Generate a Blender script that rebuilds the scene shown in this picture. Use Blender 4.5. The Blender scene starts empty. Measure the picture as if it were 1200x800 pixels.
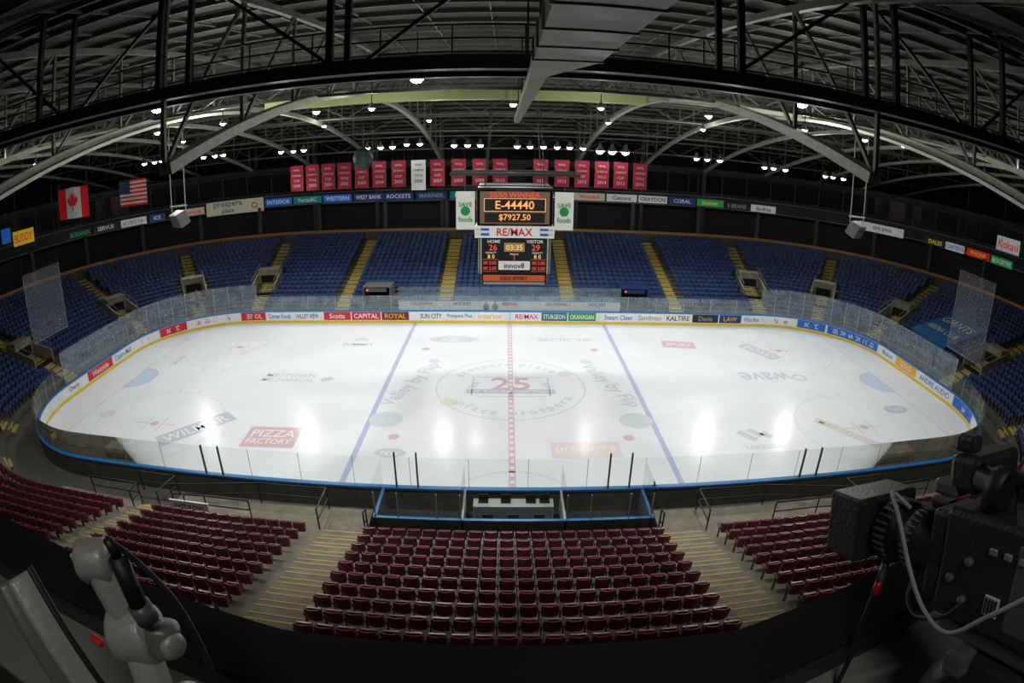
import bpy, bmesh, math, random
import numpy as np
from mathutils import Matrix, Vector
random.seed(4); rs=np.random.RandomState(3)
col=bpy.context.collection
rad=math.radians
# ------------------------------------------------------------------ materials
def M(name,c,rough=.5,metal=0.,emit=0.,noise=0.,nscale=4.,bump=0.,alpha=None,coat=0.):
    m=bpy.data.materials.new(name);m.use_nodes=True;nt=m.node_tree
    p=nt.nodes['Principled BSDF'];p.inputs['Base Color'].default_value=(*c,1)
    p.inputs['Roughness'].default_value=rough;p.inputs['Metallic'].default_value=metal
    if emit:
        p.inputs['Emission Color'].default_value=(*c,1);p.inputs['Emission Strength'].default_value=emit
        try: m.cycles.emission_sampling='NONE'
        except Exception: pass
    if coat: p.inputs['Coat Weight'].default_value=coat
    if noise or bump:
        tc=nt.nodes.new('ShaderNodeTexCoord');n=nt.nodes.new('ShaderNodeTexNoise');n.inputs['Scale'].default_value=nscale;n.inputs['Detail'].default_value=4
        nt.links.new(tc.outputs['Object'],n.inputs['Vector'])
        if noise:
            r=nt.nodes.new('ShaderNodeValToRGB');r.color_ramp.elements[0].position=.3;r.color_ramp.elements[1].position=.7
            r.color_ramp.elements[0].color=(*[v*(1-noise) for v in c],1);r.color_ramp.elements[1].color=(*[min(1,v*(1+noise)) for v in c],1)
            nt.links.new(n.outputs['Fac'],r.inputs['Fac']);nt.links.new(r.outputs['Color'],p.inputs['Base Color'])
        if bump:
            b=nt.nodes.new('ShaderNodeBump');b.inputs['Strength'].default_value=bump;b.inputs['Distance'].default_value=.02
            nt.links.new(n.outputs['Fac'],b.inputs['Height']);nt.links.new(b.outputs['Normal'],p.inputs['Normal'])
    return m
def glassmat(name,tint,haze,gloss=.06,rough=.05):
    m=bpy.data.materials.new(name);m.use_nodes=True;nt=m.node_tree
    for n in list(nt.nodes): nt.nodes.remove(n)
    o=nt.nodes.new('ShaderNodeOutputMaterial');t=nt.nodes.new('ShaderNodeBsdfTransparent');g=nt.nodes.new('ShaderNodeBsdfGlossy');d=nt.nodes.new('ShaderNodeBsdfDiffuse')
    t.inputs['Color'].default_value=(*tint,1);g.inputs['Roughness'].default_value=rough;d.inputs['Color'].default_value=(.62,.76,.82,1)
    f=nt.nodes.new('ShaderNodeFresnel');f.inputs['IOR'].default_value=1.36
    m1=nt.nodes.new('ShaderNodeMixShader');m2=nt.nodes.new('ShaderNodeMixShader')
    tc=nt.nodes.new('ShaderNodeTexCoord');n=nt.nodes.new('ShaderNodeTexNoise');n.inputs['Scale'].default_value=1.5
    mu=nt.nodes.new('ShaderNodeMath');mu.operation='MULTIPLY';mu.inputs[1].default_value=haze*2
    nt.links.new(tc.outputs['Object'],n.inputs['Vector']);nt.links.new(n.outputs['Fac'],mu.inputs[0])
    nt.links.new(mu.outputs[0],m1.inputs[0]);nt.links.new(t.outputs[0],m1.inputs[1]);nt.links.new(d.outputs[0],m1.inputs[2])
    nt.links.new(f.outputs[0],m2.inputs[0]);nt.links.new(m1.outputs[0],m2.inputs[1]);nt.links.new(g.outputs[0],m2.inputs[2])
    nt.links.new(m2.outputs[0],o.inputs['Surface'])
    return m
def netmat(name,c,dens):
    m=bpy.data.materials.new(name);m.use_nodes=True;nt=m.node_tree
    for n in list(nt.nodes): nt.nodes.remove(n)
    o=nt.nodes.new('ShaderNodeOutputMaterial');t=nt.nodes.new('ShaderNodeBsdfTransparent');d=nt.nodes.new('ShaderNodeBsdfDiffuse');d.inputs['Color'].default_value=(*c,1)
    tc=nt.nodes.new('ShaderNodeTexCoord');n=nt.nodes.new('ShaderNodeTexNoise');n.inputs['Scale'].default_value=.8
    mr=nt.nodes.new('ShaderNodeMapRange');mr.inputs['To Min'].default_value=dens*.7;mr.inputs['To Max'].default_value=dens*1.3
    mx=nt.nodes.new('ShaderNodeMixShader')
    nt.links.new(tc.outputs['Object'],n.inputs['Vector']);nt.links.new(n.outputs['Fac'],mr.inputs['Value']);nt.links.new(mr.outputs[0],mx.inputs[0])
    nt.links.new(t.outputs[0],mx.inputs[1]);nt.links.new(d.outputs[0],mx.inputs[2]);nt.links.new(mx.outputs[0],o.inputs['Surface'])
    return m
_mc={}
def C(name,c,rough=.5,emit=0.,**k):
    if name not in _mc: _mc[name]=M(name,c,rough,emit=emit,**k)
    return _mc[name]
WHITE=C('paint_white',(.8,.8,.8),.35);BLACK=C('paint_black',(.012,.012,.014),.4);RED=C('paint_red',(.60,.02,.03),.35)
BLUE=C('paint_blue',(.02,.14,.55),.35);NAVY=C('paint_navy',(.012,.035,.15),.35);GREEN=C('paint_green',(.03,.3,.08),.35)
YEL=C('paint_yellow',(.75,.5,.03),.4);GOLD=C('paint_gold',(.8,.42,.03),.4);TEAL=C('paint_teal',(.01,.17,.18),.35)
CREAM=C('paint_cream',(.6,.55,.42),.4);ORANGE=C('paint_orange',(.55,.25,.07),.4);GREY=C('paint_grey',(.3,.31,.32),.4);MAROON=C('paint_maroon',(.2,.01,.02),.4)
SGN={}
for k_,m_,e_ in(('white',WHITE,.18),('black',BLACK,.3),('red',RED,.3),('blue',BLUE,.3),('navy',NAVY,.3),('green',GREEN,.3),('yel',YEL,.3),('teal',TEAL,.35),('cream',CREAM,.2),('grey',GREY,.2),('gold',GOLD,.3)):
    c_=m_.node_tree.nodes['Principled BSDF'].inputs['Base Color'].default_value[:3];SGN[m_.name]=C('sign_glow_'+k_,c_,.4,emit=e_)  # sign copies of the paints, glow added to lift the dim signs
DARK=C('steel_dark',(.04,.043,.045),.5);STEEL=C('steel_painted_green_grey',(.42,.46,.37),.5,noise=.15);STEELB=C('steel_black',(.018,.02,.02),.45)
CONC=C('concrete_beige',(.30,.28,.20),.75,noise=.25,nscale=2,bump=.2);CONCD=C('concrete_dark',(.11,.105,.09),.8,noise=.25,nscale=2)
NOSE=C('stair_yellow',(.62,.46,.10),.55)
GLASS=glassmat('rink_glass',(.93,.97,.96),.03);GLASSH=glassmat('rink_glass_hazy',(.8,.87,.88),.19)
# ------------------------------------------------------------------ mesh builder
class MB:
    def __init__(s): s.ch=[];s.mats=[];s.n=0
    def mi(s,m):
        if m not in s.mats: s.mats.append(m)
        return s.mats.index(m)
    def add(s,v,f,m,smooth=False):
        v=np.asarray(v,float).reshape(-1,3)
        s.ch.append((v,f,s.mi(m),s.n,smooth));s.n+=len(v)
    def box(s,x0,x1,y0,y1,z0,z1,m): 
        v=[(x0,y0,z0),(x1,y0,z0),(x1,y1,z0),(x0,y1,z0),(x0,y0,z1),(x1,y0,z1),(x1,y1,z1),(x0,y1,z1)]
        s.add(v,BF,m)
    def tube(s,p0,p1,r,m,n=6,r1=None):
        p0=Vector(p0);p1=Vector(p1);d=p1-p0
        if d.length<1e-6:return
        q=d.to_track_quat('Z','Y');r1=r if r1 is None else r1;v=[]
        for k,(p,rr) in enumerate(((p0,r),(p1,r1))):
            for i in range(n):
                a=2*math.pi*i/n;v.append(p+q@Vector((rr*math.cos(a),rr*math.sin(a),0)))
        f=[(i,(i+1)%n,n+(i+1)%n,n+i) for i in range(n)]+[tuple(range(n))[::-1],tuple(range(n,2*n))]
        s.add([tuple(a) for a in v],f,m,n>8)
    def beam(s,p0,p1,w,h,m):
        p0=Vector(p0);p1=Vector(p1);d=(p1-p0).normalized()
        up=Vector((0,0,1)) if abs(d.z)<.95 else Vector((0,1,0))
        a=d.cross(up).normalized();b=a.cross(d).normalized();v=[]
        for p in(p0,p1):
            for sa,sb in((-1,-1),(1,-1),(1,1),(-1,1)): v.append(tuple(p+a*sa*w/2+b*sb*h/2))
        s.add(v,BF,m)
    def path(s,pts,r,m,n=8):
        for a,b in zip(pts[:-1],pts[1:]): s.tube(a,b,r,m,n)
    def cable(s,pts,r,m,n=10,seg=8):
        P=[Vector(p) for p in pts];P=[P[0]*2-P[1]]+P+[P[-1]*2-P[-2]];o=[]
        for i in range(1,len(P)-2):
            for k in range(seg):
                t=k/seg;a,b,c,d=P[i-1],P[i],P[i+1],P[i+2]
                o.append(.5*((2*b)+(c-a)*t+(2*a-5*b+4*c-d)*t*t+(3*b-a-3*c+d)*t**3))
        o.append(P[-2]);v=[];f=[]
        for i,p in enumerate(o):
            d=(o[min(i+1,len(o)-1)]-o[max(i-1,0)]).normalized();a=d.cross(Vector((.31,.2,.93))).normalized();b=d.cross(a)
            for k in range(n): w=2*math.pi*k/n;v.append(tuple(p+a*r*math.cos(w)+b*r*math.sin(w)))
        for i in range(len(o)-1):
            for k in range(n): f.append((i*n+k,i*n+(k+1)%n,(i+1)*n+(k+1)%n,(i+1)*n+k))
        s.add(v,f,m,True)
    def xf(s,geo,mat,m,smooth=True):
        v,f=geo;s.add([tuple(mat@Vector(p)) for p in v],f,m,smooth)
    def build(s,name,parent=None,loc=None):
        me=bpy.data.meshes.new(name)
        V=np.concatenate([c[0] for c in s.ch]);F=[];mi=[];sm=[]
        for v,f,k,o,smo in s.ch:
            if isinstance(f,np.ndarray): fl=(f+o).tolist()
            else: fl=[[i+o for i in q] for q in f]
            F+=fl;mi+=[k]*len(fl);sm+=[smo]*len(fl)
        if loc is not None: V=V-np.array(loc)
        me.from_pydata(V.tolist(),[],F)
        me.polygons.foreach_set('material_index',mi);me.polygons.foreach_set('use_smooth',sm)
        for m in s.mats: me.materials.append(m)
        me.update()
        o=bpy.data.objects.new(name,me);col.objects.link(o)
        if loc is not None:o.location=loc
        if parent:o.parent=parent
        return o
BF=[(0,3,2,1),(4,5,6,7),(0,1,5,4),(1,2,6,5),(2,3,7,6),(3,0,4,7)]
def rbox(sx,sy,sz,b,seg=2):
    bm=bmesh.new();bmesh.ops.create_cube(bm,size=1);bmesh.ops.scale(bm,vec=(sx,sy,sz),verts=bm.verts)
    bmesh.ops.bevel(bm,geom=bm.edges[:],offset=b,segments=seg,profile=.5,affect='EDGES')
    bm.verts.index_update();r=([tuple(v.co) for v in bm.verts],[[v.index for v in f.verts] for f in bm.faces]);bm.free();return r
def lathe(prof,n=24):
    v=[];f=[]
    for r,z in prof:
        for i in range(n):
            a=2*math.pi*i/n;v.append((r*math.cos(a),r*math.sin(a),z))
    for k in range(len(prof)-1):
        for i in range(n): f.append((k*n+i,k*n+(i+1)%n,(k+1)*n+(i+1)%n,(k+1)*n+i))
    f.append(tuple(range(n))[::-1]);f.append(tuple(range((len(prof)-1)*n,len(prof)*n)))
    return v,f
_tc={}
def tgeo(body,size=1.,sx=1.):
    if body not in _tc:
        c=bpy.data.curves.new('t','FONT');c.body=body;c.size=1;c.align_x='CENTER';c.align_y='CENTER';c.resolution_u=2;c.offset=.012
        o=bpy.data.objects.new('t',c);col.objects.link(o);bpy.context.view_layer.update()
        me=bpy.data.meshes.new_from_object(o)
        _tc[body]=(np.array([tuple(v.co) for v in me.vertices]).reshape(-1,3),[tuple(p.vertices) for p in me.polygons])
        bpy.data.objects.remove(o);bpy.data.meshes.remove(me);bpy.data.curves.remove(c)
    v,f=_tc[body];v=v.copy();v[:,0]*=size*sx;v[:,1]*=size;return v,f
def fit(body,w,h):
    v,f=tgeo(body);W=v[:,0].max()-v[:,0].min();H=v[:,1].max()-v[:,1].min()
    s=min(h/H,w/W*1.6);sx=min(1.,w/(W*s));v[:,0]*=s*sx;v[:,1]*=s
    v[:,0]-=(v[:,0].max()+v[:,0].min())/2;v[:,1]-=(v[:,1].max()+v[:,1].min())/2
    return v,f
# ------------------------------------------------------------------ bowl path
A=21.95;B=4.42;RC=8.53;U1=A+90;U2=U1+2*B;U3=U2+90;UE=U3+A
def loc(u,d):
    s=1 if u>=0 else -1;a=abs(u)
    if a<=A: x,y,nx,ny=a,12.95+d,0,1
    elif a<=U1: t=rad(a-A);nx,ny=math.sin(t),math.cos(t);x=A+(RC+d)*nx;y=B+(RC+d)*ny
    elif a<=U2: x=30.48+d;y=B-(a-U1);nx,ny=1,0
    elif a<=U3: t=rad(a-U2);nx,ny=math.cos(t),-math.sin(t);x=A+(RC+d)*nx;y=-B+(RC+d)*ny
    else: x=A-(a-U3);y=-12.95-d;nx,ny=0,-1
    return s*x,y,s*nx,ny
def s2u(s,d):
    g=1 if s>=0 else -1;a=abs(s);R=RC+d;L=R*math.pi/2
    if a<=A:u=a
    elif a<=A+L:u=A+math.degrees((a-A)/R)
    elif a<=A+L+2*B:u=U1+(a-A-L)
    else:u=U2+math.degrees((a-A-L-2*B)/R)
    return g*u
def urange(u0,u1,st=4):
    L=[u0,u1]
    for g in(-1,1):
        for b in(0,A,U1,U2,U3,UE): L.append(g*b)
        for lo,hi in((A,U1),(U2,U3)):
            k=lo
            while k<hi: L.append(g*k);k+=st
    L=sorted(set(round(x,4) for x in L if u0-1e-6<=x<=u1+1e-6));return L
def sweep(mb,u0,u1,prof,m,st=4,smooth=False):
    us=urange(u0,u1,st);n=len(prof);v=[]
    for u in us:
        for d,z in prof:
            x,y,_,_=loc(u,d);v.append((x,y,z))
    f=[(i*n+j,(i+1)*n+j,(i+1)*n+j+1,i*n+j+1) for i in range(len(us)-1) for j in range(n-1)]
    mb.add(v,f,m,smooth)
def lbox(mb,u,d0,d1,w0,w1,z0,z1,m,z0b=None,z1b=None):
    x,y,nx,ny=loc(u,0);tx,ty=ny,-nx;v=[]
    for k in(0,1):
        for w,d in((w0,d0),(w1,d0),(w1,d1),(w0,d1)):
            z=(z0,z1)[k]
            if d==d1 and k==0 and z0b is not None:z=z0b
            if d==d1 and k==1 and z1b is not None:z=z1b
            v.append((x+nx*d+tx*w,y+ny*d+ty*w,z))
    mb.add(v,BF,m)
def ppanel(mb,s0,s1,z0,z1,d,m):
    n=max(1,int((s1-s0)/.8));v=[]
    for i in range(n+1):
        x,y,_,_=loc(s2u(s0+(s1-s0)*i/n,d),d);v+=[(x,y,z0),(x,y,z1)]
    mb.add(v,[(2*i,2*i+2,2*i+3,2*i+1) for i in range(n)],m)
def ptext(mb,body,s,w,h,z,d,m):
    if not body:return
    v,f=fit(body,w,h);o=[]
    for a,b,_ in v:
        x,y,_,_=loc(s2u(s+a,d),d);o.append((x,y,z+b))
    mb.add(o,f,m)
# ------------------------------------------------------------------ ice
ICB=(.765,.805,.84)
ICE=M('ice',ICB,.14,noise=.04,nscale=.25)
nt=ICE.node_tree;p=nt.nodes['Principled BSDF'];p.inputs['IOR'].default_value=1.14
tc=nt.nodes.new('ShaderNodeTexCoord');nn=nt.nodes.new('ShaderNodeTexNoise');nn.inputs['Scale'].default_value=.6;nn.inputs['Detail'].default_value=8
mr=nt.nodes.new('ShaderNodeMapRange');mr.inputs['To Min'].default_value=.13;mr.inputs['To Max'].default_value=.26
nt.links.new(tc.outputs['Object'],nn.inputs['Vector']);nt.links.new(nn.outputs['Fac'],mr.inputs['Value']);nt.links.new(mr.outputs[0],p.inputs['Roughness'])
def icep(n,c,k=.66):
    m=C('ice_paint_'+n,tuple(a*(1-k)+b*k for a,b in zip(c,ICB)),.18);m.node_tree.nodes['Principled BSDF'].inputs['IOR'].default_value=1.14;return m
IR=icep('red',(.60,.20,.26),.5);IB=icep('blue',(.26,.30,.60),.42);IK=icep('grey',(.33,.36,.42),.6);IW=icep('white',ICB);IRD=icep('logo_red',(.50,.08,.14),.52)
IBD=icep('navy',(.12,.18,.38),.62);IC=icep('crease',(.34,.54,.80),.5);IY=icep('gold',(.66,.55,.30),.6);IO=icep('orange',(.70,.42,.32));IF=icep('faint',(.50,.48,.56));IT=icep('teal',(.36,.48,.56))
mb=MB();us=urange(-UE,UE,3)[:-1];mb.add([(*loc(u,-.003)[:2],0.) for u in us],[tuple(range(len(us)))[::-1]],ICE);mb.build('ice_rink')
mk=MB()
def rect(cx,cy,w,h,m,z=.004,rot=0):
    c,s=math.cos(rad(rot)),math.sin(rad(rot))
    mk.add([(cx+c*a-s*b,cy+s*a+c*b,z) for a,b in((-w/2,-h/2),(w/2,-h/2),(w/2,h/2),(-w/2,h/2))],[(0,1,2,3)],m)
def ring(cx,cy,r0,r1,m,z=.004,n=64,a0=0,a1=360,sy=1):
    v=[]
    for i in range(n+1):
        a=rad(a0+(a1-a0)*i/n);v+=[(cx+r0*math.cos(a),cy+sy*r0*math.sin(a),z),(cx+r1*math.cos(a),cy+sy*r1*math.sin(a),z)]
    mk.add(v,[(2*i,2*i+1,2*i+3,2*i+2) for i in range(n)],m)
def itext(b,cx,cy,w,h,m,rot=0,z=.008):
    v,f=fit(b,w,h);c,s=math.cos(rad(rot)),math.sin(rad(rot))
    mk.add([(cx+c*a-s*q,cy+s*a+c*q,z) for a,q,_ in v],f,m)
rect(0,0,.32,25.85,IR)
k=-12.7
while k<12.8: rect(0,k,.20,.28,IW,.006);k+=.62
for g in(-1,1):
    rect(g*7.77,0,.30,25.85,IB);rect(g*27.13,0,.06,22.4,IR)
    ring(g*27.13,0,0,1.83,IC,.003,32,90 if g>0 else -90,270 if g>0 else 90);ring(g*27.13,0,1.80,1.88,IR,.005,32,90 if g>0 else -90,270 if g>0 else 90)
    for h in(-1,1):
        ring(g*21.03,h*6.7,4.53,4.60,IF,.004);ring(g*21.03,h*6.7,0,.3,IR,.005,20)
        for a in(-1,1):
            rect(g*21.03+a*.95,h*6.7,1.1,.07,IR,.005);
            for b in(-1,1):
                rect(g*21.03+a*.55,h*6.7+b*.5,.06,.8,IR,.005);rect(g*21.03+a*.8,h*6.7+b*4.85,.06,.55,IR,.005)
        ring(g*6.1,h*6.7,0,.3,IR,.005,20)
ring(0,0,4.53,4.60,IK,.004)
ring(0,-12.9,2.9,3.0,IF,.004,32,0,180)
rect(0,1.5,4.2,.07,IBD,.006);rect(0,-1.45,4.2,.07,IBD,.006);rect(0,-.72,5.4,.62,IBD,.006)
itext('25',0,.45,3.4,1.9,IRD,0,.010);itext('HOME OF THE CHAMPIONS',0,-.72,5,.3,IW,0,.010)
for g in(-1,1):
    rect(g*2.35,.05,.07,2.9,IBD,.006)
    for q in range(3): rect(g*(2.1+.15*q),.5-.3*q,.5,.1,IRD,.007)
def arctext(b,r,ac,h,m,top=True):
    n=len(b);st=math.degrees(h*.62/r)
    for i,ch in enumerate(b):
        if ch==' ':continue
        k=(i-(n-1)/2)*st;a=ac-k if top else ac+k
        v,f=tgeo(ch,h);c,s=math.cos(rad(a-90 if top else a+90)),math.sin(rad(a-90 if top else a+90))
        X,Y=r*math.cos(rad(a)),r*math.sin(rad(a));mk.add([(X+c*p_-s*q,Y+s*p_+c*q,.009) for p_,q,_ in v],f,m)
IT2=icep('teal_text',(.36,.48,.56),.5)
arctext('prospera',3.75,122,.9,IT2);arctext('place',3.75,60,.9,IT2);arctext('place',3.75,238,.9,IT2,False);arctext('prospera',3.75,302,.9,IT2,False)
ring(-3.6,-2.3,0,.5,IY,.006,20);ring(3.5,2.1,0,.45,IY,.006,20)
for g in(-1,1):
    itext('Valley by Flip',g*6.1,.4,7,1.3,IT2,72 if g<0 else -72);ring(g*6.9,-4.7,0,.95,IT,.006,24);ring(g*5.2,4.3,0,.4,IT,.006,24)
itext('MIDTOWN',-14.6,1.3,3.6,.6,IK);itext('MECHANICAL',-14.6,.5,3.8,.55,IK);rect(-11.9,.8,.8,.6,IK,.006,30)
itext('SUMMIT',-11.4,7.6,2.6,.5,IBD);ring(-11.4,8.5,0,.6,IT,.006,20,0,180)
ring(-4.2,8.9,1.1,1.9,IT,.005,30,sy=.4);itext('NORTHERN',-4.2,8.9,2.6,.5,IBD)
rect(4.1,9.2,5,.10,IT2,.005);itext('ARCTIC AIR',4.1,8.8,4.2,.6,IT2)
rect(12.9,8.0,2.6,1.5,IR,.005,-8);itext('SPORT',12.9,8,2,.7,IW,-8)
itext('wave',17.6,1.6,4.0,1.4,IT2,180);ring(20.2,1.2,.3,.6,IT,.006,20)
rect(19.2,6.5,3.6,1.3,IT2,.006,-60);itext('BOYD',19.2,6.5,3,.8,IW,-60);itext('SERVICE',-19.6,6.2,3,.7,IY,60)
rect(-17.9,-6.9,5.0,1.4,IBD,.006,50);itext('WILMAR',-17.9,-6.9,4.3,.9,IW,50,.01)
rect(-12.8,-7.3,3.1,2.3,IRD,.006,3);itext('PIZZA',-12.8,-6.9,2.6,.8,IW,3,.01);itext('FACTORY',-12.8,-7.8,2.6,.6,IW,3,.01)
ring(-6,-8.4,0,.8,IK,.006,24,sy=.6);itext('NW',-6,-8.4,.9,.45,IW)
rect(3.7,-7.9,3.5,1.6,IO,.006);itext('prospera',3.7,-7.9,3,.7,IW)
for q in range(3): rect(13.4+q*.6-.6,-6.9+(q%2)*.3,.5,1.3-.3*q,IK,.006,35)
itext('LAKESIDE',13.4,-8.2,2.6,.4,IK);ring(25.2,-4.6,0,1.0,IBD,.006,24,sy=.6);itext('TIRE',25.2,-4.6,1.3,.5,IW)
rect(19.4,-7.2,4.6,.8,IY,.006,-55);itext('MAX POWER',19.4,-7.2,4.0,.6,IK,-55)
ring(-25.5,-6,0,.6,IF,.006,20);itext('SALON',-25.2,3.6,2,.6,IBD,90)
mk.build('ice_markings')
# ------------------------------------------------------------------ boards
bd=MB()
BW=C('board_white',(.75,.77,.78),.3)
sweep(bd,-UE,UE,[(0,0),(0,.22)],C('kick_yellow',(.75,.55,.04),.4),3)
sweep(bd,-UE,UE,[(0,.22),(0,1.0)],BW,3)
sweep(bd,-UE,UE,[(-.03,1.0),(-.03,1.09),(.22,1.09),(.22,1.0)],C('cap_blue',(.03,.20,.5),.35),3)
sweep(bd,-UE,UE,[(.2,1.0),(.2,0)],CONCD,3)
for u in urange(-UE,UE,9)+[x*2.44 for x in range(-8,9)]:
    lbox(bd,u,-.004,.0,-.012,.012,.0,1.0,GREY)
ads=[(-23.6,-21.2,RED,'EECOL',WHITE),(-21.1,-18.6,WHITE,"Corner Foods",BLUE),(-18.5,-16,WHITE,'VALLEY VIEW',NAVY),(-15.7,-13.3,RED,'Scotia',WHITE),(-13.2,-10.7,RED,'CAPITAL',WHITE),(-10.6,-8.3,MAROON,'ROYAL',GOLD),
(-7.5,-5.4,WHITE,'SUN CITY',BLACK),(-5.3,-2.9,WHITE,'Prospera Plus',TEAL),(-2.8,-.4,WHITE,'interior',GOLD),(.3,2.5,WHITE,'RE/MAX',RED),(2.6,4.7,TEAL,'STURGEON',WHITE),(4.8,7.1,GREEN,'OKANAGAN',WHITE),
(7.6,10.4,WHITE,'Steam Clean',BLUE),(10.5,12.9,WHITE,'Sandman',GREY),(13,15.4,WHITE,'KALTIRE',BLACK),(15.5,17.9,BLACK,'Davis',GREY),(18,20.1,NAVY,'LAW',GOLD),(20.2,22.5,WHITE,'Winn Rentals',BLUE),(22.7,25.4,WHITE,'Pushor',BLACK),
(25.6,28.3,BLUE,'BOYD',WHITE),(28.5,34.1,BLUE,'KELOWNA CHEV OLDS',WHITE),(34.3,36.7,WHITE,'Mission',BLUE),(36.9,39.8,GOLD,'GOLD',WHITE),(40,44.6,WHITE,'ANDRE AUDIO',BLUE),(44.8,48,BLUE,'air',WHITE),
(-25.8,-23.8,WHITE,'Tim',RED),(-28.5,-26,WHITE,'OKANAGAN',RED),(-31.6,-28.8,RED,'BOYD',WHITE),(-35,-31.8,WHITE,'Capri',BLUE),(-38,-35.2,WHITE,'Centre Mall',BLUE),(-41.6,-38.2,RED,'Westside',WHITE),(-45,-41.8,WHITE,'Cherry',MAROON)]
for s0,s1,bg,t,fg in ads:
    ppanel(bd,s0,s1,.27,.97,-.008,bg);ptext(bd,t,(s0+s1)/2,(s1-s0)*.85,.42,.62,-.016,fg)
bd.build('dasher_boards')
# glass
gl=MB()
def glz(u0,u1,z1,m): sweep(gl,u0,u1,[(.09,1.10),(.09,z1)],m,4)
glz(-A,A,2.35,GLASSH);glz(A,U2,3.4,GLASSH);glz(-U2,-A,3.4,GLASSH)
glz(U2,UE,2.5,GLASS);glz(-UE,-U2,2.5,GLASS)
ALU=C('aluminium_post',(.35,.38,.38),.35,metal=.6)
for u in urange(-U3+10,U3-10,9)+[x*2.44 for x in range(-8,9)]:
    if abs(u)<1.3: continue
    zt=2.35 if abs(u)<A else 3.4 if abs(u)<U2+.1 else 2.5
    lbox(gl,u,.07,.12,-.02,.02,1.1,zt,ALU)
for x in(-13.8,-12.9,-4.8,-3.9,3.9,4.8,12.9,13.8):
    gl.box(x-.03,x+.03,-13.12,-13.02,1.1,2.75 if abs(x)<5 else 2.55,STEELB)
for x in np.arange(-21,21.5,2.4):
    gl.box(x-.008,x+.008,-13.06,-13.04,1.1,2.5,ALU)
gl.build('rink_glass_panels')
# ------------------------------------------------------------------ stands
FAR=(3.4,.4,.82,.225,18);NEAR=(3.55,.78,.82,.275,11)
UB=U2+55
def tprof(P):
    d0,z0,st,ri,n=P;L=[(d0-.55,0),(d0-.55,z0)]
    for i in range(1,n): L+=[(d0-.55+st*i,z0+ri*(i-1)),(d0-.55+st*i,z0+ri*i)]
    return L+[(d0-.55+st*n,z0+ri*(n-1))]
tr=MB();sweep(tr,-UB,UB,tprof(FAR),CONCD,4)
CN=C('concrete_near',(.20,.185,.14),.75,noise=.25,nscale=2,bump=.2)
sweep(tr,UB,UE,tprof(NEAR),CN,4);sweep(tr,-UE,-UB,tprof(NEAR),CN,4)
nd=NEAR[0]-.55+.82*11;nz=NEAR[1]+NEAR[3]*10;sweep(tr,UB,UE,[(nd,nz),(nd+8,nz)],CONCD,4);sweep(tr,-UE,-UB,[(nd,nz),(nd+8,nz)],CONCD,4)
aF=[-5.7,5.2,-14.9,14.9]+[g*(A+t) for g in(-1,1) for t in(7,35,65)]+[g*(U1+5.5) for g in(-1,1)]+[g*(U2+t) for g in(-1,1) for t in(28,)]+[-UB,UB]
aN=[g*(UE-6.45) for g in(-1,1)]+[g*(UE-15.7) for g in(-1,1)]
voms=[g*(A+t) for g in(-1,1) for t in(7,35,65)]+[g*(U1+5.5) for g in(-1,1)]
frames=[];
for u in aF: frames.append((u,.62,FAR))
for u in aN: frames.append((u,.85 if abs(u)>UE-10 else .62,NEAR))
def lat(p,u):
    x,y,nx,ny=loc(u,0);return (p[0]-x)*ny-(p[1]-y)*nx,(p[0]-x)*nx+(p[1]-y)*ny
for u,hw,P in frames:
    d0,z0,st,ri,n=P
    for i in range(n):
        rd=d0-.55+st*i;z=z0+ri*i;zp=z-ri if i else 0
        mm=NOSE
        if P is FAR:
            lbox(tr,u,rd-.005,rd+.16,-hw,hw,zp,z+.008,mm)
            lbox(tr,u,rd-.30,rd-.001,-hw,hw,zp-.01,(z+zp)/2,CONC);lbox(tr,u,rd-.305,rd-.16,-hw,hw,zp,(z+zp)/2+.008,mm)
        else:
            lbox(tr,u,rd-.005,rd+.04,-hw,hw,zp,z+.008,mm)
            lbox(tr,u,rd-.36,rd-.001,-hw,hw,zp-.01,(z+zp)/2,CN);lbox(tr,u,rd-.365,rd-.325,-hw,hw,zp,(z+zp)/2+.008,mm)
tr.build('concrete_seating_terrace')
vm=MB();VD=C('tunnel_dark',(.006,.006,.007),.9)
for u in voms:
    z=lambda d:.4+.225*(d-3.4)/.82
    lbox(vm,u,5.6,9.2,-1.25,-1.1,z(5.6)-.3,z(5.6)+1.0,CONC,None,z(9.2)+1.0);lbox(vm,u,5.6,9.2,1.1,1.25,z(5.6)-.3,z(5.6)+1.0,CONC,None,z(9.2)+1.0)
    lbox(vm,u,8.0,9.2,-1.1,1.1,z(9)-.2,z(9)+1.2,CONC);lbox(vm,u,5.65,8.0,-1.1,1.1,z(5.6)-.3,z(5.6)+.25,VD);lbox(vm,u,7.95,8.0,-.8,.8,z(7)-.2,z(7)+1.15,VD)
    x,y,nx,ny=loc(u,0)
    for w in(-1.18,1.18):
        a=Vector((x+nx*5.7+ny*w,y+ny*5.7-nx*w,z(5.7)+1.5));b=Vector((x+nx*9.1+ny*w,y+ny*9.1-nx*w,z(9.1)+1.5));vm.tube(a,b,.03,GREY)
        for k in(0,.5,1): q=a.lerp(b,k);vm.tube(q,q-Vector((0,0,.6)),.025,GREY)
for x,m in((-11.6,C('portal_grey',(.12,.13,.13),.5)),(10.9,NAVY)):
    for g in(-1,1): vm.box(x+g*1.2-.06,x+g*1.2+.06,15.9,17.8,.2,2.3,m)
    vm.box(x-1.26,x+1.26,15.9,17.8,2.3,2.38,m);vm.box(x-1.2,x+1.2,17.7,17.8,.4,2.3,VD)
    vm.box(x-.9,x+.9,15.8,15.88,1.95,2.25,m);vm.box(x-.9,x-.75,15.74,15.8,2.05,2.18,C('exit_red',(1,.1,.05),.4,emit=1.5))
vm.build('stand_tunnel_entrances')
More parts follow.
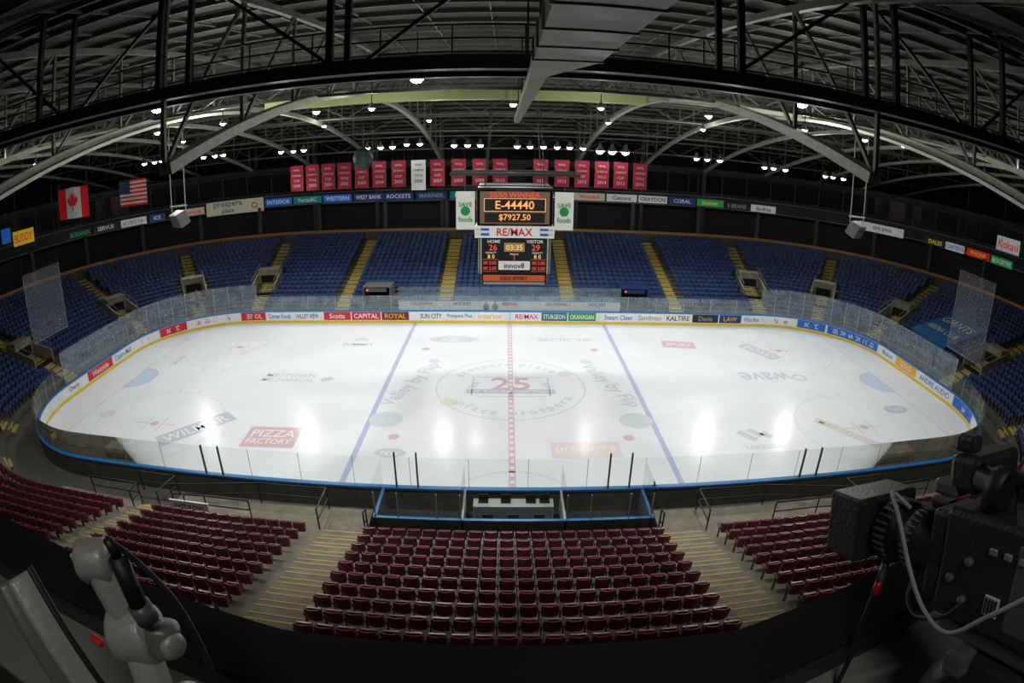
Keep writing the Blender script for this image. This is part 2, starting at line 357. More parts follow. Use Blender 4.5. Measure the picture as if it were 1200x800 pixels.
# seats
def seat_template():
    v=[];f=[];xs=[-.23,-.13,0,.13,.23];zs=[.40,.62,.80,.86];sc=[.92,1,1,.84]
    for side in(0,1):
        for z,k in zip(zs,sc):
            for x in xs:
                yy=.16+.16*(z-.40)-.05*(x/.23)**2+(.035 if side else 0);v.append((x*k,yy,z))
    nx,nz=5,4
    for j in range(nz-1):
        for i in range(nx-1):
            a=j*nx+i;f.append((a,a+1,a+nx+1,a+nx));b=a+20;f.append((b,b+nx,b+nx+1,b+1))
    for i in range(nx-1): f.append((i,i+20,i+21,i+1));a=15+i;f.append((a,a+1,a+21,a+20))
    for j in range(nz-1): a=j*nx;f.append((a,a+nx,a+nx+20,a+20));a=j*nx+4;f.append((a,a+20,a+nx+20,a+nx))
    o=len(v)
    for x in(-.20,.20):
        for (y,z) in((.12,.40),(.04,.42),(-.02,.60),(-.01,.74),(.06,.76),(.10,.58)): v.append((x,y,z))
    for i in range(6): f.append((o+i,o+(i+1)%6,o+6+(i+1)%6,o+6+i))
    f2=[(o+0,o+5,o+2,o+1),(o+5,o+4,o+3,o+2),(o+6,o+7,o+8,o+11),(o+11,o+8,o+9,o+10)]
    f+=f2
    ns=len(f)
    for (x0,x1,y0,y1,z0,z1) in((.245,.285,-.12,.2,.60,.64),(.25,.28,.02,.12,0,.6)):
        o=len(v);v+=[(x0,y0,z0),(x1,y0,z0),(x1,y1,z0),(x0,y1,z0),(x0,y0,z1),(x1,y0,z1),(x1,y1,z1),(x0,y1,z1)];f+=[tuple(o+i for i in q) for q in BF]
    return np.array(v),np.array(f),ns
TV,TF,NS=seat_template()
def rowus(u0,u1,d,sp):
    out=[]
    for g in(-1,1):
        segs=[(0,A,0),(A,U1,1),(U1,U2,0),(U2,U3,1),(U3,UE,0)]
        for lo,hi,cur in segs:
            stp=math.degrees(sp/(RC+d)) if cur else sp
            n=int((hi-lo)/stp);stp=(hi-lo)/n
            for i in range(n):
                u=g*(lo+(i+.5)*stp)
                if u0<=u<=u1: out.append(u)
    return out
def seats(name,ranges,P,mat,sp=.54):
    d0,z0,st,ri,n=P;pos=[]
    for u0,u1 in ranges:
        for i in range(n):
            d=d0+st*i
            for u in rowus(u0,u1,d,sp):
                x,y,nx,ny=loc(u,d);ok=True
                for ua,hw,PP in frames:
                    w,dd=lat((x,y),ua)
                    if dd>0 and abs(w)<hw+.24: ok=False;break
                if not ok: continue
                for ua in voms:
                    w,dd=lat((x,y),ua)
                    if 5.0<dd<9.7 and abs(w)<1.5: ok=False;break
                if P is FAR and y>0 and d<5.4 and(abs(x+11.6)<1.6 or abs(x-10.9)<1.6):ok=False
                if ok: pos.append((x,y,nx,ny,z0+ri*i))
    p=np.array(pos);N=len(p);T=TV[None,:,:]
    X=p[:,0,None]+p[:,3,None]*T[:,:,0]+p[:,2,None]*T[:,:,1]
    Y=p[:,1,None]-p[:,2,None]*T[:,:,0]+p[:,3,None]*T[:,:,1]
    Z=p[:,4,None]+T[:,:,2]
    V=np.stack([X,Y,Z],-1).reshape(-1,3);off=(np.arange(N)*len(TV))[:,None,None]
    mb=MB();mb.add(V,(TF[None,:NS]+off).reshape(-1,4),mat,False)
    me_f=(TF[None,NS:]+off).reshape(-1,4)
    mb.ch.append((np.zeros((0,3)),me_f,mb.mi(BLACK),0,False))
    return mb.build(name)
SB=M('seat_blue_plastic',(.048,.088,.245),.34,noise=.25,nscale=1.2);SM=M('seat_maroon_plastic',(.19,.022,.05),.3,noise=.3,nscale=1.5)
seats('blue_stadium_seats',[(-UB,UB)],FAR,SB)
seats('maroon_stadium_seats',[(UB,UE),(-UE,-UB)],NEAR,SM)
# ------------------------------------------------------------------ upper bowl
up=MB();UX=U2+40
WD=C('wall_dark_paint',(.024,.026,.03),.7,noise=.2);WN=C('suite_window',(.01,.012,.016),.12)
sweep(up,-UX,UX,[(17.7,4.2),(17.7,5.1)],CONCD);sweep(up,-UX,UX,[(17.68,5.1),(17.68,5.38),(17.85,5.38)],ORANGE)
sweep(up,-UX,UX,[(17.7,4.6),(22.5,4.6),(22.5,8.2)],WD)
sweep(up,-UX,UX,[(22.5,7.6),(20,8.2),(20,9.5),(20.6,9.5),(20.6,12.2),(20,12.3),(20,12.8),(24,12.8)],WD)
sweep(up,-UX,UX,[(20.58,9.9),(20.58,12.0)],WN)
for u in urange(-UX,UX,6)+[x*2.6 for x in range(-8,9)]: lbox(up,u,20.5,20.62,-.05,.05,9.5,12.2,DARK)
for u in urange(-UX,UX,15)+[-14,-7,7,14]: lbox(up,u,19.6,20.0,-.2,.2,4.6,8.3,CONCD)
sweep(up,-UX,UX,[(19.8,9.5),(19.8,9.56)],GREY);sweep(up,-UX,UX,[(19.95,8.2),(19.95,8.28)],GREY)
up.build('upper_suite_level')
sg=MB()
signs=[(-62.8,-61.5,BLUE,'',WHITE,10.6),(-61.2,-58.3,YEL,'BUDDY',RED,10.0),(-53.7,-50.7,BLACK,'ACKLANDS',GREEN,8.75),(-50.4,-47.1,BLACK,'SERVUS',WHITE,8.75),(-46.8,-43.5,WHITE,'KUBOTA',GREEN,8.75),(-43.1,-41.1,NAVY,'ICE',WHITE,8.75),(-39,-36.2,CREAM,'Ramada',RED,8.75),
(-28.6,-25.3,BLUE,'INTERIOR',WHITE,8.8),(-25.1,-21.6,TEAL,'FortisBC',WHITE,8.8),(-21.4,-18,BLUE,'WESTERN',WHITE,8.8),(-17.7,-14.2,NAVY,'WEST BANK',WHITE,8.8),(-14.1,-10.8,NAVY,'ROCKETS',WHITE,8.8),(-10.4,-7,NAVY,'MARINER',GREY,8.8),
(-6.6,-3.6,TEAL,'RADIO',WHITE,8.8),(3.8,6.9,NAVY,'TRAVEL',WHITE,8.8),(7.2,10.7,CREAM,"Wendell",RED,8.8),(10.9,14.4,WHITE,'Centura',BLACK,8.8),(14.6,18,WHITE,'GRAYDON',BLACK,8.8),(18.2,21.5,NAVY,'CORAL',WHITE,8.8),(21.7,25,GREEN,'Interior',YEL,8.8),(25.3,28,BLACK,'5 BEANS',GREY,8.7),(28.4,31.5,WHITE,'Andres',BLACK,8.7),
(50.7,53.3,BLACK,'DALES',YEL,8.5),(53.4,56,WHITE,'CANTERRA',BLUE,8.5),(56.3,59.5,RED,'PHONE',YEL,8.5),(59.7,62.8,GREEN,'BOOSTER',WHITE,8.5),(60.2,63.5,WHITE,'Kokani',RED,10.4)]
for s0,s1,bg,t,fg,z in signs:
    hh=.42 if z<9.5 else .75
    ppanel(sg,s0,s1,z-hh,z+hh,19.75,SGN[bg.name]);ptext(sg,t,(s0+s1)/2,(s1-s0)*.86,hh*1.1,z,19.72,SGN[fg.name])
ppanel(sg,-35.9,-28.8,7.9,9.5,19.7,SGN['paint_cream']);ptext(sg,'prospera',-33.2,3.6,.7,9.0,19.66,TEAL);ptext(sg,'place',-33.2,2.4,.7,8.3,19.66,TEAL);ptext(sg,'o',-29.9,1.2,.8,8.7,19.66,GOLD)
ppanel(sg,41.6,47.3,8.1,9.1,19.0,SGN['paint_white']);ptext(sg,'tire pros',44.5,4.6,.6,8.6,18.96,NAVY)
sg.build('sponsor_signs')
# ------------------------------------------------------------------ roof
def deck(y): return 20.2-.0024*y*y
dk=MB();v=[];ys=np.linspace(-46,46,47)
for y in ys: v+=[(-60,y,deck(y)),(60,y,deck(y))]
dk.add(v,[(2*i,2*i+1,2*i+3,2*i+2) for i in range(46)],C('roof_deck',(.06,.065,.06),.7,noise=.3,nscale=.5));dk.build('ceiling')
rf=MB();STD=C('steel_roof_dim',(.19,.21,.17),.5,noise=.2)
for y in np.arange(-45,45.1,2.25): rf.beam((-60,y,deck(y)-.12),(60,y,deck(y)-.12),.07,.2,STD)
for x in np.arange(-58.5,59,2.5):
    for i in range(20): y0,y1=-46+i*4.6,-46+(i+1)*4.6;rf.beam((x,y0,deck(y0)-.1),(x,y1,deck(y1)-.1),.05,.08,STD)
def bot(y): return 17.3-(.0056 if y<0 else .0045)*y*y
XS=[-52.5,-45,-37.5,-30,-22.5,-15,-7.5,7.5,15,22.5,30,37.5,45,52.5]
for x in XS:
    ys=np.linspace(-22.5,33,28);pb=[(x,y,bot(y)) for y in ys];pt=[(x,y,deck(y)-.35) for y in ys]
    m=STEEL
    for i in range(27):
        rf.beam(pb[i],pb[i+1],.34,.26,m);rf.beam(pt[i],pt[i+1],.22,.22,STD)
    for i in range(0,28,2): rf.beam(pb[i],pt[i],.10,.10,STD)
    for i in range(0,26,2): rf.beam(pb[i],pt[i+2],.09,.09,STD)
    rf.beam((x,33,4.6),(x,33,deck(33)),.4,.4,DARK)
    for i in range(0,10): 
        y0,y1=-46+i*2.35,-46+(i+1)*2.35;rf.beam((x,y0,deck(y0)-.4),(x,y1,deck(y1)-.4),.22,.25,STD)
for y in(-12,-5,3,11,19,27):
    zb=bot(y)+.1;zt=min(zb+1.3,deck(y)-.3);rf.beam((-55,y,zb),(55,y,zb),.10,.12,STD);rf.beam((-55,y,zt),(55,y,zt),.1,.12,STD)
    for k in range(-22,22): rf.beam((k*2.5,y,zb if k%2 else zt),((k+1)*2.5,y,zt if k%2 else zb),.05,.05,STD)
GG=C('girder_green',(.42,.48,.21),.5)
rf.beam((-12.3,-5.2,16.95),(6.2,-5.2,16.95),.7,.5,GG)
for g in(-1,1):
    for i in range(8):
        ya,yb_=-21.5+i*2.4,-21.5+(i+1)*2.4;rf.beam((g*15.0,ya,bot(ya)-.2),(g*15.0,yb_,bot(yb_)-.2),.75,.12,C('flange_lit_paint',(.8,.83,.68),.45))  # paler than the arch steel: lamplight on the flange put into its colour
rf.beam((6.2,-5.2,17.1),(20,-5.2,17.1),.3,.3,STEEL)
rf.build('roof_truss_structure')
# near catwalk
cw=MB();yb=-21.4
for y in(yb,yb-1.3):
    cw.beam((-30,y,16.05),(30,y,16.05),.28,.26,STEELB);cw.beam((-30,y,19.0),(30,y,19.0),.2,.2,STEELB)
    for k in range(-7,8):
        x=.2+3.85*k
        if k==0: continue
        cw.beam((x,y,15.95),(x,y,19),.13,.13,STEELB)
        if y==yb: cw.beam((x,y,16.05 if k%2 else 19),(x+3.85,y,19 if k%2 else 16.05),.08,.08,STEELB)
for z in(16.5,16.8,17.1): cw.tube((-30,yb+.2,z),(30,yb+.2,z),.025,DARK)
for k in range(-20,21): cw.tube((k*1.5,yb+.2,16.1),(k*1.5,yb+.2,17.1),.02,DARK)
cw.box(-30,30,yb-1.3,yb,16.02,16.12,STEELB)
for k in range(-7,8): cw.beam((3.85*k,yb-6,17.2),(3.85*k,yb-1,18.8),.1,.1,STEELB)
cw.build('roof_catwalk')
dc=MB();DM=C('duct_galvanised',(.24,.24,.20),.45,metal=.1,noise=.1)
dc.box(-.02,.88,-31.5,-25.4,15.7,16.0,DM);v=[(-.02,-25.4,15.7),(.88,-25.4,15.7),(.28,-23.6,15.68),(.0,-23.6,15.68),(-.02,-25.4,16.0),(.88,-25.4,16.0),(.28,-23.6,15.88),(.0,-23.6,15.88)];dc.add(v,BF,DM)
for y in np.arange(-31,-25.4,1.1): dc.box(-.05,.91,y-.02,y+.02,15.68,16.02,DM)
dc.box(.0,.28,-23.6,-2.2,15.68,15.88,STD);dc.box(.1,.2,-23.6,-2.2,15.88,16.2,STD)
for y in(-28,-24,-18,-12,-6): dc.beam((.15,y,15.9),(.15,y,18.6),.05,.05,STEELB)
dc.build('ventilation_duct')
# ------------------------------------------------------------------ scoreboard
sb=MB();SBK=C('scoreboard_black',(.015,.015,.017),.4)
AMB=C('led_amber',(.9,.42,.14),.4,emit=.6);AMBB=C('led_brown',(.14,.085,.055),.4,emit=.4);LR=C('led_red',(.7,.08,.06),.4,emit=.5);LY=C('led_yellow',(.9,.55,.15),.4,emit=.5)
LW=C('lit_white',(.7,.7,.69),.4,emit=.18);LB=C('lit_brown',(.38,.25,.14),.4,emit=.1);OR2=C('ring_orange',(.6,.13,.05),.4,emit=.03)
for q in range(4):
    R=Matrix.Translation((.1,0,0))@Matrix.Rotation(rad(90*q),4,'Z')
    def P_(x0,x1,y,z0,z1,m,t=.04,R=R):
        v=[(x0,y,z0),(x1,y,z0),(x1,y+t,z0),(x0,y+t,z0),(x0,y,z1),(x1,y,z1),(x1,y+t,z1),(x0,y+t,z1)];sb.add([tuple(R@Vector(a)) for a in v],BF,m)
    def T_(b,cx,cz,w,h,y,m,R=R):
        v,f=fit(b,w,h);sb.add([tuple(R@Vector((cx+a,y,cz+c))) for a,c,_ in v],f,m)
    P_(-2,2,-2.0,10.15,12.1,SBK,1.0);P_(-1.85,1.85,-2.03,10.25,12.0,AMBB)
    T_('50/50 WINNER',0,11.82,3.3,.3,-2.06,LR);P_(-1.6,1.6,-2.05,10.95,11.6,SBK);P_(-1.64,1.64,-2.045,10.92,11.63,AMB,.01);T_('E-44440',0,11.28,2.6,.46,-2.08,AMB);P_(-1.6,1.6,-2.05,10.33,10.85,SBK);T_('$7927.50',0,10.6,2.5,.38,-2.08,AMB)
    P_(-2.12,2.12,-2.1,9.5,10.13,LW,.3);T_('RE/MAX',0,9.82,1.9,.42,-2.13,RED)
    for g in(-1,1):
        P_(g*1.7-.35,g*1.7+.35,-2.12,9.62,10.02,BLUE);P_(g*1.7-.35,g*1.7+.35,-2.14,9.76,9.9,WHITE,.02)
    P_(-1.8,1.8,-1.9,7.5,9.5,SBK,1.0);P_(-1.84,-1.76,-1.95,7.5,9.5,STEEL);P_(1.76,1.84,-1.95,7.5,9.5,STEEL)
    T_('HOME',-1.1,9.28,.9,.18,-1.93,LW);T_('VISITOR',1.1,9.28,1,.18,-1.93,LW);T_('26',-1.15,8.95,.6,.34,-1.93,LR);T_('29',1.15,8.95,.6,.34,-1.93,LR)
    P_(-.55,.55,-1.94,8.72,9.2,LB);T_('03:35',0,8.95,.95,.3,-1.96,LY);T_('PERIOD',0,8.58,.6,.1,-1.93,LW);T_('1',0,8.38,.2,.26,-1.93,LR)
    for g in(-1,1):
        T_('8 0',g*1.25,8.45,.5,.22,-1.93,LY);T_('PENALTY',g*1.25,8.66,.7,.1,-1.93,LW)
        for z in(8.1,7.8): T_('00 2:00',g*1.32,z,.7,.18,-1.93,LR)
        P_(g*1.32-.42,g*1.32+.42,-1.92,8.27,8.30,OR2);P_(g*1.32-.42,g*1.32+.42,-1.92,7.62,7.65,OR2)
    P_(-.85,.85,-1.95,7.72,8.2,LW);T_('innov8',0,7.96,1.5,.3,-1.98,BLACK)
    P_(-1.72,1.72,-1.78,6.85,7.45,SBK,.8);P_(-1.68,1.68,-1.81,7.05,7.4,OR2);T_('KIDS SPORT',0,7.22,2.6,.2,-1.84,BLACK);P_(-1.68,1.68,-1.81,6.87,7.0,GREY)
sb.box(-1.6,1.8,-1.7,1.7,6.9,12.0,SBK);sb.box(-1.9,2.1,-1.9,1.9,12.1,12.2,STEELB)
for g in(-1,1):
    x=.1+g*2.62;sb.box(x-.5,x+.5,-2.05,-1.98,9.95,12.0,C('banner_white',(.7,.74,.7),.6,emit=.08))
    for b,z,h in(('SAVE',11.3,.24),('foods',10.5,.28)):
        v,f=fit(b,.75,h);sb.add([(x+a,-2.09,z+c) for a,c,_ in v],f,GREEN)
    v,f=lathe([(.25,0),(.25,.02)],16);sb.add([(x+a,-2.08-c,10.95+b) for a,b,c in v],f,GREEN)
    sb.tube((x,-2,12.0),(x,-2,12.3),.03,STEELB);sb.beam((x-.6,-2,12.3),(.1,-2,12.3),.06,.06,STEELB)
for a in(-1.5,1.7):
    for b in(-1.5,1.5): sb.tube((a,b,12.1),(a*.8,b,17.2),.03,STEELB)
for b in (-1.5,1.5): sb.beam((-3.4,b,12.9),(3.6,b,12.9),.18,.18,STEELB)
sb.build('centre_hung_scoreboard')
# ------------------------------------------------------------------ pennant banners
BRD=C('banner_red',(.28,.010,.03),.7,emit=.04);BT=C('banner_text',(.62,.45,.46),.6)  # faint glow added to the red banner cloth
px=[346,366,386,406,427,448,471,494,516,540,564,587,633,657,680,703,725,748]
for i,p_ in enumerate(px):
    x=.1+.079*(p_-600);y=20.;z1=13.2;z0=10.75 if i not in(7,) else 10.4;w=.66
    b=MB();m=WHITE if i==7 else BRD;tm=BLACK if i==7 else BT;n=8;v=[]
    for j in range(n+1):
        for k in range(5): v.append((x-w+2*w*k/4,y+.03*math.sin(j*.9+k*1.3+i),z1+(z0-z1)*j/n))
    b.add(v,[(j*5+k,j*5+k+5,j*5+k+6,j*5+k+1) for j in range(n) for k in range(4)],m,True)
    for q,(t,h) in enumerate((('WHL',.22),('CHAMPIONS' if i%3 else 'DIVISION',.18),('TITLE' if i%2 else 'CUP',.22),(str(1999+i),.30))):
        vv,f=fit(t,.95,h);b.add([(x+a,y-.07,z1-.45-q*.5+c) for a,c,_ in vv],f,tm)
    b.beam((x-w,y,z1),(x+w,y,z1),.05,.05,STEELB);b.tube((x-w*.8,y,z1),(x-w*.8,y,15.3),.01,STEELB);b.tube((x+w*.8,y,z1),(x+w*.8,y,15.3),.01,STEELB)
    b.build('hanging_championship_banner')
def flag(kind,x0,x1,y,z0,z1):
    b=MB();W=x1-x0;H=z1-z0
    def q(a0,a1,b0,b1,m,o):
        n=6;v=[]
        for i in range(n+1):
            a=a0+(a1-a0)*i/n;yy=y+.05*math.sin(a*9)-o;v+=[(x0+W*a,yy,z0+H*b0),(x0+W*a,yy,z0+H*b1)]
        b.add(v,[(2*i,2*i+2,2*i+3,2*i+1) for i in range(n)],m)
    FR=C('flag_red',(.62,.015,.02),.7,emit=.1);FW=C('flag_white',(.6,.6,.6),.7,emit=.06)  # slight glow added so the flag cloth reads brighter
    if kind=='ca':
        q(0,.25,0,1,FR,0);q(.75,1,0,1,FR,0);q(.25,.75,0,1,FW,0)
        h=[(0,.95),(.14,.68),(.27,.75),(.20,.35),(.38,.55),(.43,.46),(.62,.50),(.55,.28),(.65,.22),(.33,-.05),(.37,-.17),(.05,-.12),(.05,-.55)]
        L=h+[(-a,c) for a,c in h[::-1][:-1]]
        b.add([(x0+W*.5+a*H*.42,y-.08,z0+H*.46+c*H*.42) for a,c in L],[tuple(range(len(L)))[::-1]],FR)
    else:
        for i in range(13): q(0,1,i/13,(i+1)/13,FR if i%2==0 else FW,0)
        q(0,.4,6/13,1,NAVY,.03)
        for r in range(5):
            for c in range(6):
                cx=x0+W*(.04+c*.064);cz=z0+H*(.51+r*.095);L=[]
                for k in range(10): rr=.045 if k%2==0 else .018;L.append((cx+rr*math.sin(k*.628),y-.09,cz+rr*math.cos(k*.628)))
                b.add(L,[tuple(range(10))],WHITE)
    b.beam((x0,y,z1),(x1,y,z1),.05,.05,STEELB);b.tube((x0+.1,y,z1),(x0+.1,y,17.2),.012,STEELB);b.tube((x1-.1,y,z1),(x1-.1,y,17.2),.012,STEELB)
    b.build('hanging_flag')
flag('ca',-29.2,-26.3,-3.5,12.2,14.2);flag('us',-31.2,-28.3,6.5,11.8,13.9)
def speaker(x,y,z,g):
    b=MB();R=Matrix.Translation((x,y,z))@Matrix.Rotation(rad(35*g),4,'Z')@Matrix.Rotation(rad(25),4,'X')
    b.xf(rbox(1.3,.7,.8,.06),R,C('speaker_grey',(.13,.145,.15),.5),False);b.xf(rbox(1.1,.04,.6,.01),R@Matrix.Translation((0,-.36,0)),C('speaker_grille',(.05,.055,.06),.6),False)
    for a in(-.5,.5): b.tube((x+a,y,z+.4),(x+a,y,17.0),.03,STEEL)
    b.beam((x-.6,y,z+.75),(x+.6,y,z+.75),.08,.08,STEEL);b.build('hanging_loudspeaker')
speaker(-19,-3.5,11.4,-1);speaker(20,-3.5,11.2,1)
b=MB();b.xf(lathe([(.1,-.9),(.55,-.8),(.85,-.35),(.9,.1),(.7,.6),(.3,.85),(.1,.9)],12),Matrix.Translation((-12.7,17,13.6)),C('speaker_ball',(.03,.06,.06),.5),False);b.tube((-12.7,17,14.4),(-12.7,17,16),.04,STEELB);b.build('hanging_speaker_globe')
# ------------------------------------------------------------------ lamps
LAMP=C('lamp_glow',(1,.95,.85),.4,emit=26)
hb=MB()
def lamp(x,y,z,top,s=1.):
    hb.xf(lathe([(.06,.42),(.10,.38),(.12,.22),(.30,.0),(.31,-.04),(.27,-.04)],12),Matrix.Translation((x,y,z))@Matrix.Scale(s,4),C('reflector',(.5,.5,.48),.3,metal=.8))
    hb.xf(lathe([(.02,-.20),(.12,-.17),(.19,-.10),(.2,-.03),(.05,-.02)],12),Matrix.Translation((x,y,z))@Matrix.Scale(s,4),LAMP)
    hb.tube((x,y,z+.4*s),(x,y,top),.02,STEELB)
cl=[(-36,3,15.2),(-28.5,3,15.0),(-20,3,14.7),(-11.6,3,14.5),(-8.6,2,14.7),(-3.8,3,14.5),(1.7,3,14.4),(5.2,3,14.4),(9,3,14.2),(18,3,14.1),(25,3,13.9),(32,3,13.8)]
lights=[]
for x,n,z in cl:
    for k in range(n): lamp(x+(k-(n-1)/2)*1.15,19+.3*(k%2),z,bot(19)+.2,1.2 if x!=9 else 1.6)
for x,k in((-33,.85),(-21,.9),(-6.5,.95),(-3.2,.35),(7.8,1.0),(20.5,.95),(30,.85)): lights.append((x,19,14.0,k))
for x in(-24,-12,0,12,24): lamp(x,2,17.0,17.6);lights.append((x,2,16.7,1.35))
for x in(-24,-12,-3,9,24): lights.append((x,-16,16.2,.68));lamp(x,-16,16.6,18)
for x,y in((-26,9),(-14,10),(14,9),(26,10),(-6,10),(7,10),(-33,-2),(33,-2),(-19,-9),(19,-9)): lamp(x,y,16.4,17.4,.85)
for x,y in((-13.2,-8.5),(13.2,-8.5),(-6,-8.8),(3.5,-8.8)): lamp(x,y,16.2,17.4,.6)  # inner pair of fixtures added along with the girder fill lights
hb.build('high_bay_lamps')
for x,y,z,k in lights:
    L=bpy.data.lights.new('rink_lamp','SPOT');L.energy=2600*k;L.spot_size=rad(135);L.spot_blend=.75;L.shadow_soft_size=.4;L.color=(1,.98,.95)
    o=bpy.data.objects.new('rink_lamp_light',L);col.objects.link(o);o.location=(x,y,z)
    tx,ty=x*.7,y*.35;o.rotation_euler=(Vector((tx,ty,0))-Vector((x,y,z))).to_track_quat('-Z','Y').to_euler()
for x,y,e in((-13.2,-8.5,420),(13.2,-8.5,420),(-6,-8.8,170),(3.5,-8.8,170),(-33,-2,160),(33,-2,160),(-14,10,150),(14,9,150)):  # the inner pair is added fill to brighten the green girder
    L=bpy.data.lights.new('bay_spill_and_fill','POINT');L.energy=e;L.shadow_soft_size=.15;L.color=(1,.97,.85)
    o=bpy.data.objects.new('bay_and_fill_light',L);col.objects.link(o);o.location=(x,y,15.85)
# ------------------------------------------------------------------ protective nets, tarp
for g,zb in((-1,4.6),(1,3.5)):
    b=MB();x=g*31.4;b.add([(x,-6,zb),(x,-2,zb),(x,-2,9.2),(x,-6,9.2)],[(0,1,2,3)],netmat('netting',(.30,.33,.36),.24))
    for y in(-6,-2): b.tube((x,y,zb),(x,y,9.2),.015,GREY);b.tube((x,y,9.2),(x,y,15),.012,STEELB)
    b.tube((x,-6,9.2),(x,-2,9.2),.04,STEELB);b.tube((x,-6,zb),(x,-2,zb),.02,GREY)
    b.build('protective_netting')
b=MB();TB=C('tarp_blue',(.02,.16,.42),.6);zt=lambda x:.4+.225*(x-30.48-3.4)/.82+1.0
b.add([(35.6,2.4,zt(35.6)),(41.2,2.4,zt(41.2)),(41.2,7.4,zt(41.2)+.1),(35.6,7.4,zt(35.6)+.1)],[(0,1,2,3)],TB)
b.add([(35.6,2.4,zt(35.6)),(35.6,7.4,zt(35.6)+.1),(35.6,7.4,zt(35.6)-.4),(35.6,2.4,zt(35.6)-.5)],[(0,1,2,3)],TB)
for t,xx,h in(('GIANTS',39.4,1.1),('ARENA CLUB',37.4,.8)):
    v,f=fit(t,4.3,h);b.add([(xx+c,4.9-a,zt(xx+c)+.13) for a,c,_ in v],f,WHITE)
b.build('seat_cover_tarp')
# ------------------------------------------------------------------ penalty boxes / timekeeper + near rails
pb=MB();CB=_mc['cap_blue'];PY=-15.25;PX=5.35
pb.box(-PX,PX,PY,PY+.1,0,1.02,C('box_board',(.10,.12,.13),.5));pb.box(-PX-.03,PX+.03,PY-.03,PY+.11,1.02,1.08,CB)
for g in(-1,1):
    pb.box(g*PX-.05,g*PX+.05,PY,-13.18,0,1.02,_mc['box_board']);pb.box(g*PX-.06,g*PX+.06,PY,-13.18,1.02,1.08,CB)
    pb.box(g*1.95-.04,g*1.95+.04,PY,-13.18,0,1.1,C('divider_grey',(.4,.44,.43),.4));pb.add([(g*1.95,PY,1.1),(g*1.95,-13.2,1.1),(g*1.95,-13.2,2.4),(g*1.95,PY,2.4)],[(0,1,2,3)],GLASSH)
    pb.add([(g*PX,PY,1.08),(g*PX,-13.2,1.08),(g*PX,-13.2,2.5),(g*PX,PY,2.5)],[(0,1,2,3)],GLASS)
    pb.box(g*3.7-1.4,g*3.7+1.4,-14.95,-14.6,.42,.48,C('bench_wood',(.35,.22,.1),.5,noise=.2));
    for k in(-1.2,1.2): pb.box(g*3.7+k-.04,g*3.7+k+.04,-14.9,-14.65,0,.42,DARK)
    for x in(2.0,2.9,4.4,5.3): pb.box(g*x-.02,g*x+.02,PY+.02,PY+.08,1.08,2.2,ALU)
pb.add([(-PX,PY+.05,1.08),(PX,PY+.05,1.08),(PX,PY+.05,2.2),(-PX,PY+.05,2.2)],[(0,1,2,3)],GLASS)
DW=C('desk_laminate',(.42,.47,.45),.4)
pb.box(-1.6,1.6,-14.1,-13.5,.86,.91,DW);pb.box(-1.55,1.55,-14.0,-13.96,.1,.86,_mc['divider_grey']);pb.box(-1.6,-1.54,-14.1,-13.5,0,.86,DW);pb.box(1.54,1.6,-14.1,-13.5,0,.86,DW)
for x in(-1.2,-.3,.7,1.25):
    pb.box(x-.2,x+.2,-13.85,-13.6,.91,.94,BLACK);pb.box(x-.2,x+.2,-13.6,-13.57,.94,1.18,BLACK)
for x in(-1,0,1): 
    pb.xf(rbox(.42,.42,.06,.02),Matrix.Translation((x,-14.5,.5)),BLACK);pb.xf(rbox(.4,.05,.4,.02),Matrix.Translation((x,-14.72,.8)),BLACK);pb.tube((x,-14.5,0),(x,-14.5,.5),.03,DARK)
pb.box(-PX,PX,PY,-13.18,.0,.02,C('rubber_floor',(.05,.055,.06),.8))
pb.build('penalty_box_and_timekeeper_booth')
rl=MB()
def rail(pts,h=1.0):
    T=[Vector(p)+Vector((0,0,h)) for p in pts];Mi=[Vector(p)+Vector((0,0,h*.5)) for p in pts]
    rl.path(T,.035,BLACK);rl.path(Mi,.028,BLACK)
    for p in pts: rl.tube(p,Vector(p)+Vector((0,0,h)),.035,BLACK)
for g in(-1,1):
    rail([(g*7.45,-15.9,.72),(g*7.45,-14.4,.72),(g*10.5,-14.4,.72),(g*14.6,-15.2,.72)]);rail([(g*5.6,-15.9,.72),(g*5.6,-15.5,.6)])
    rail([(g*14.9,-15.9,.72),(g*14.9,-14.2,.5),(g*17,-14.2,.5)]);rail([(g*16.5,-15.9,.55),(g*16.5,-15.2,.55),(g*19.5,-15.2,.55)]);rail([(g*10.5,-15.6,.72),(g*12.6,-15.6,.72),(g*13.6,-15.7,.72)],.9)
    for k in range(4): rl.box(g*(15.1+.0)-(0 if g>0 else 1.2),g*15.1+(1.2 if g>0 else 0),-14.8-.3*k-.3,-14.8-.3*k,0,.18*(k+1),CONC);rl.box(g*15.1-(0 if g>0 else 1.2),g*15.1+(1.2 if g>0 else 0),-14.8-.3*k-.02,-14.8-.3*k+.03,.18*(k+1)-.04,.18*(k+1)+.01,NOSE)
    rl.box(min(g*5.6,g*14.6),max(g*5.6,g*14.6),-15.94,-14.3,0,.72,CN)
    rl.box(min(g*16.5,g*22),max(g*16.5,g*22),-15.94,-15.1,0,.55,CN)
rl.build('stand_railings')
b=MB();b.box(-14.4,-12.4,-15.8,-15.72,.72,1.35,WHITE);b.box(-14.3,-12.5,-15.71,-15.70,.8,1.28,GREY);v,f=fit('EXIT ROW',1.5,.3);b.add([(-13.4+a,-15.81,1.05+c) for a,c,_ in v],f,BLACK);b.build('low_sign_board')
pbn=MB();pbn.box(-9.5,9.5,15.0,15.1,0,1.35,BW);pbn.box(-9.5,9.5,14.98,15.12,1.35,1.42,CB)
for s0,t,m in((-7.5,'KELOWNA',RED),(-4,'HOCKEY',NAVY),(4,'KELOWNA',RED),(7.5,'HOCKEY',NAVY),(0,'ARENA',RED)):
    v,f=fit(t,2.0,.28);pbn.add([(s0+a,14.97,1.12+c) for a,c,_ in v],f,m)
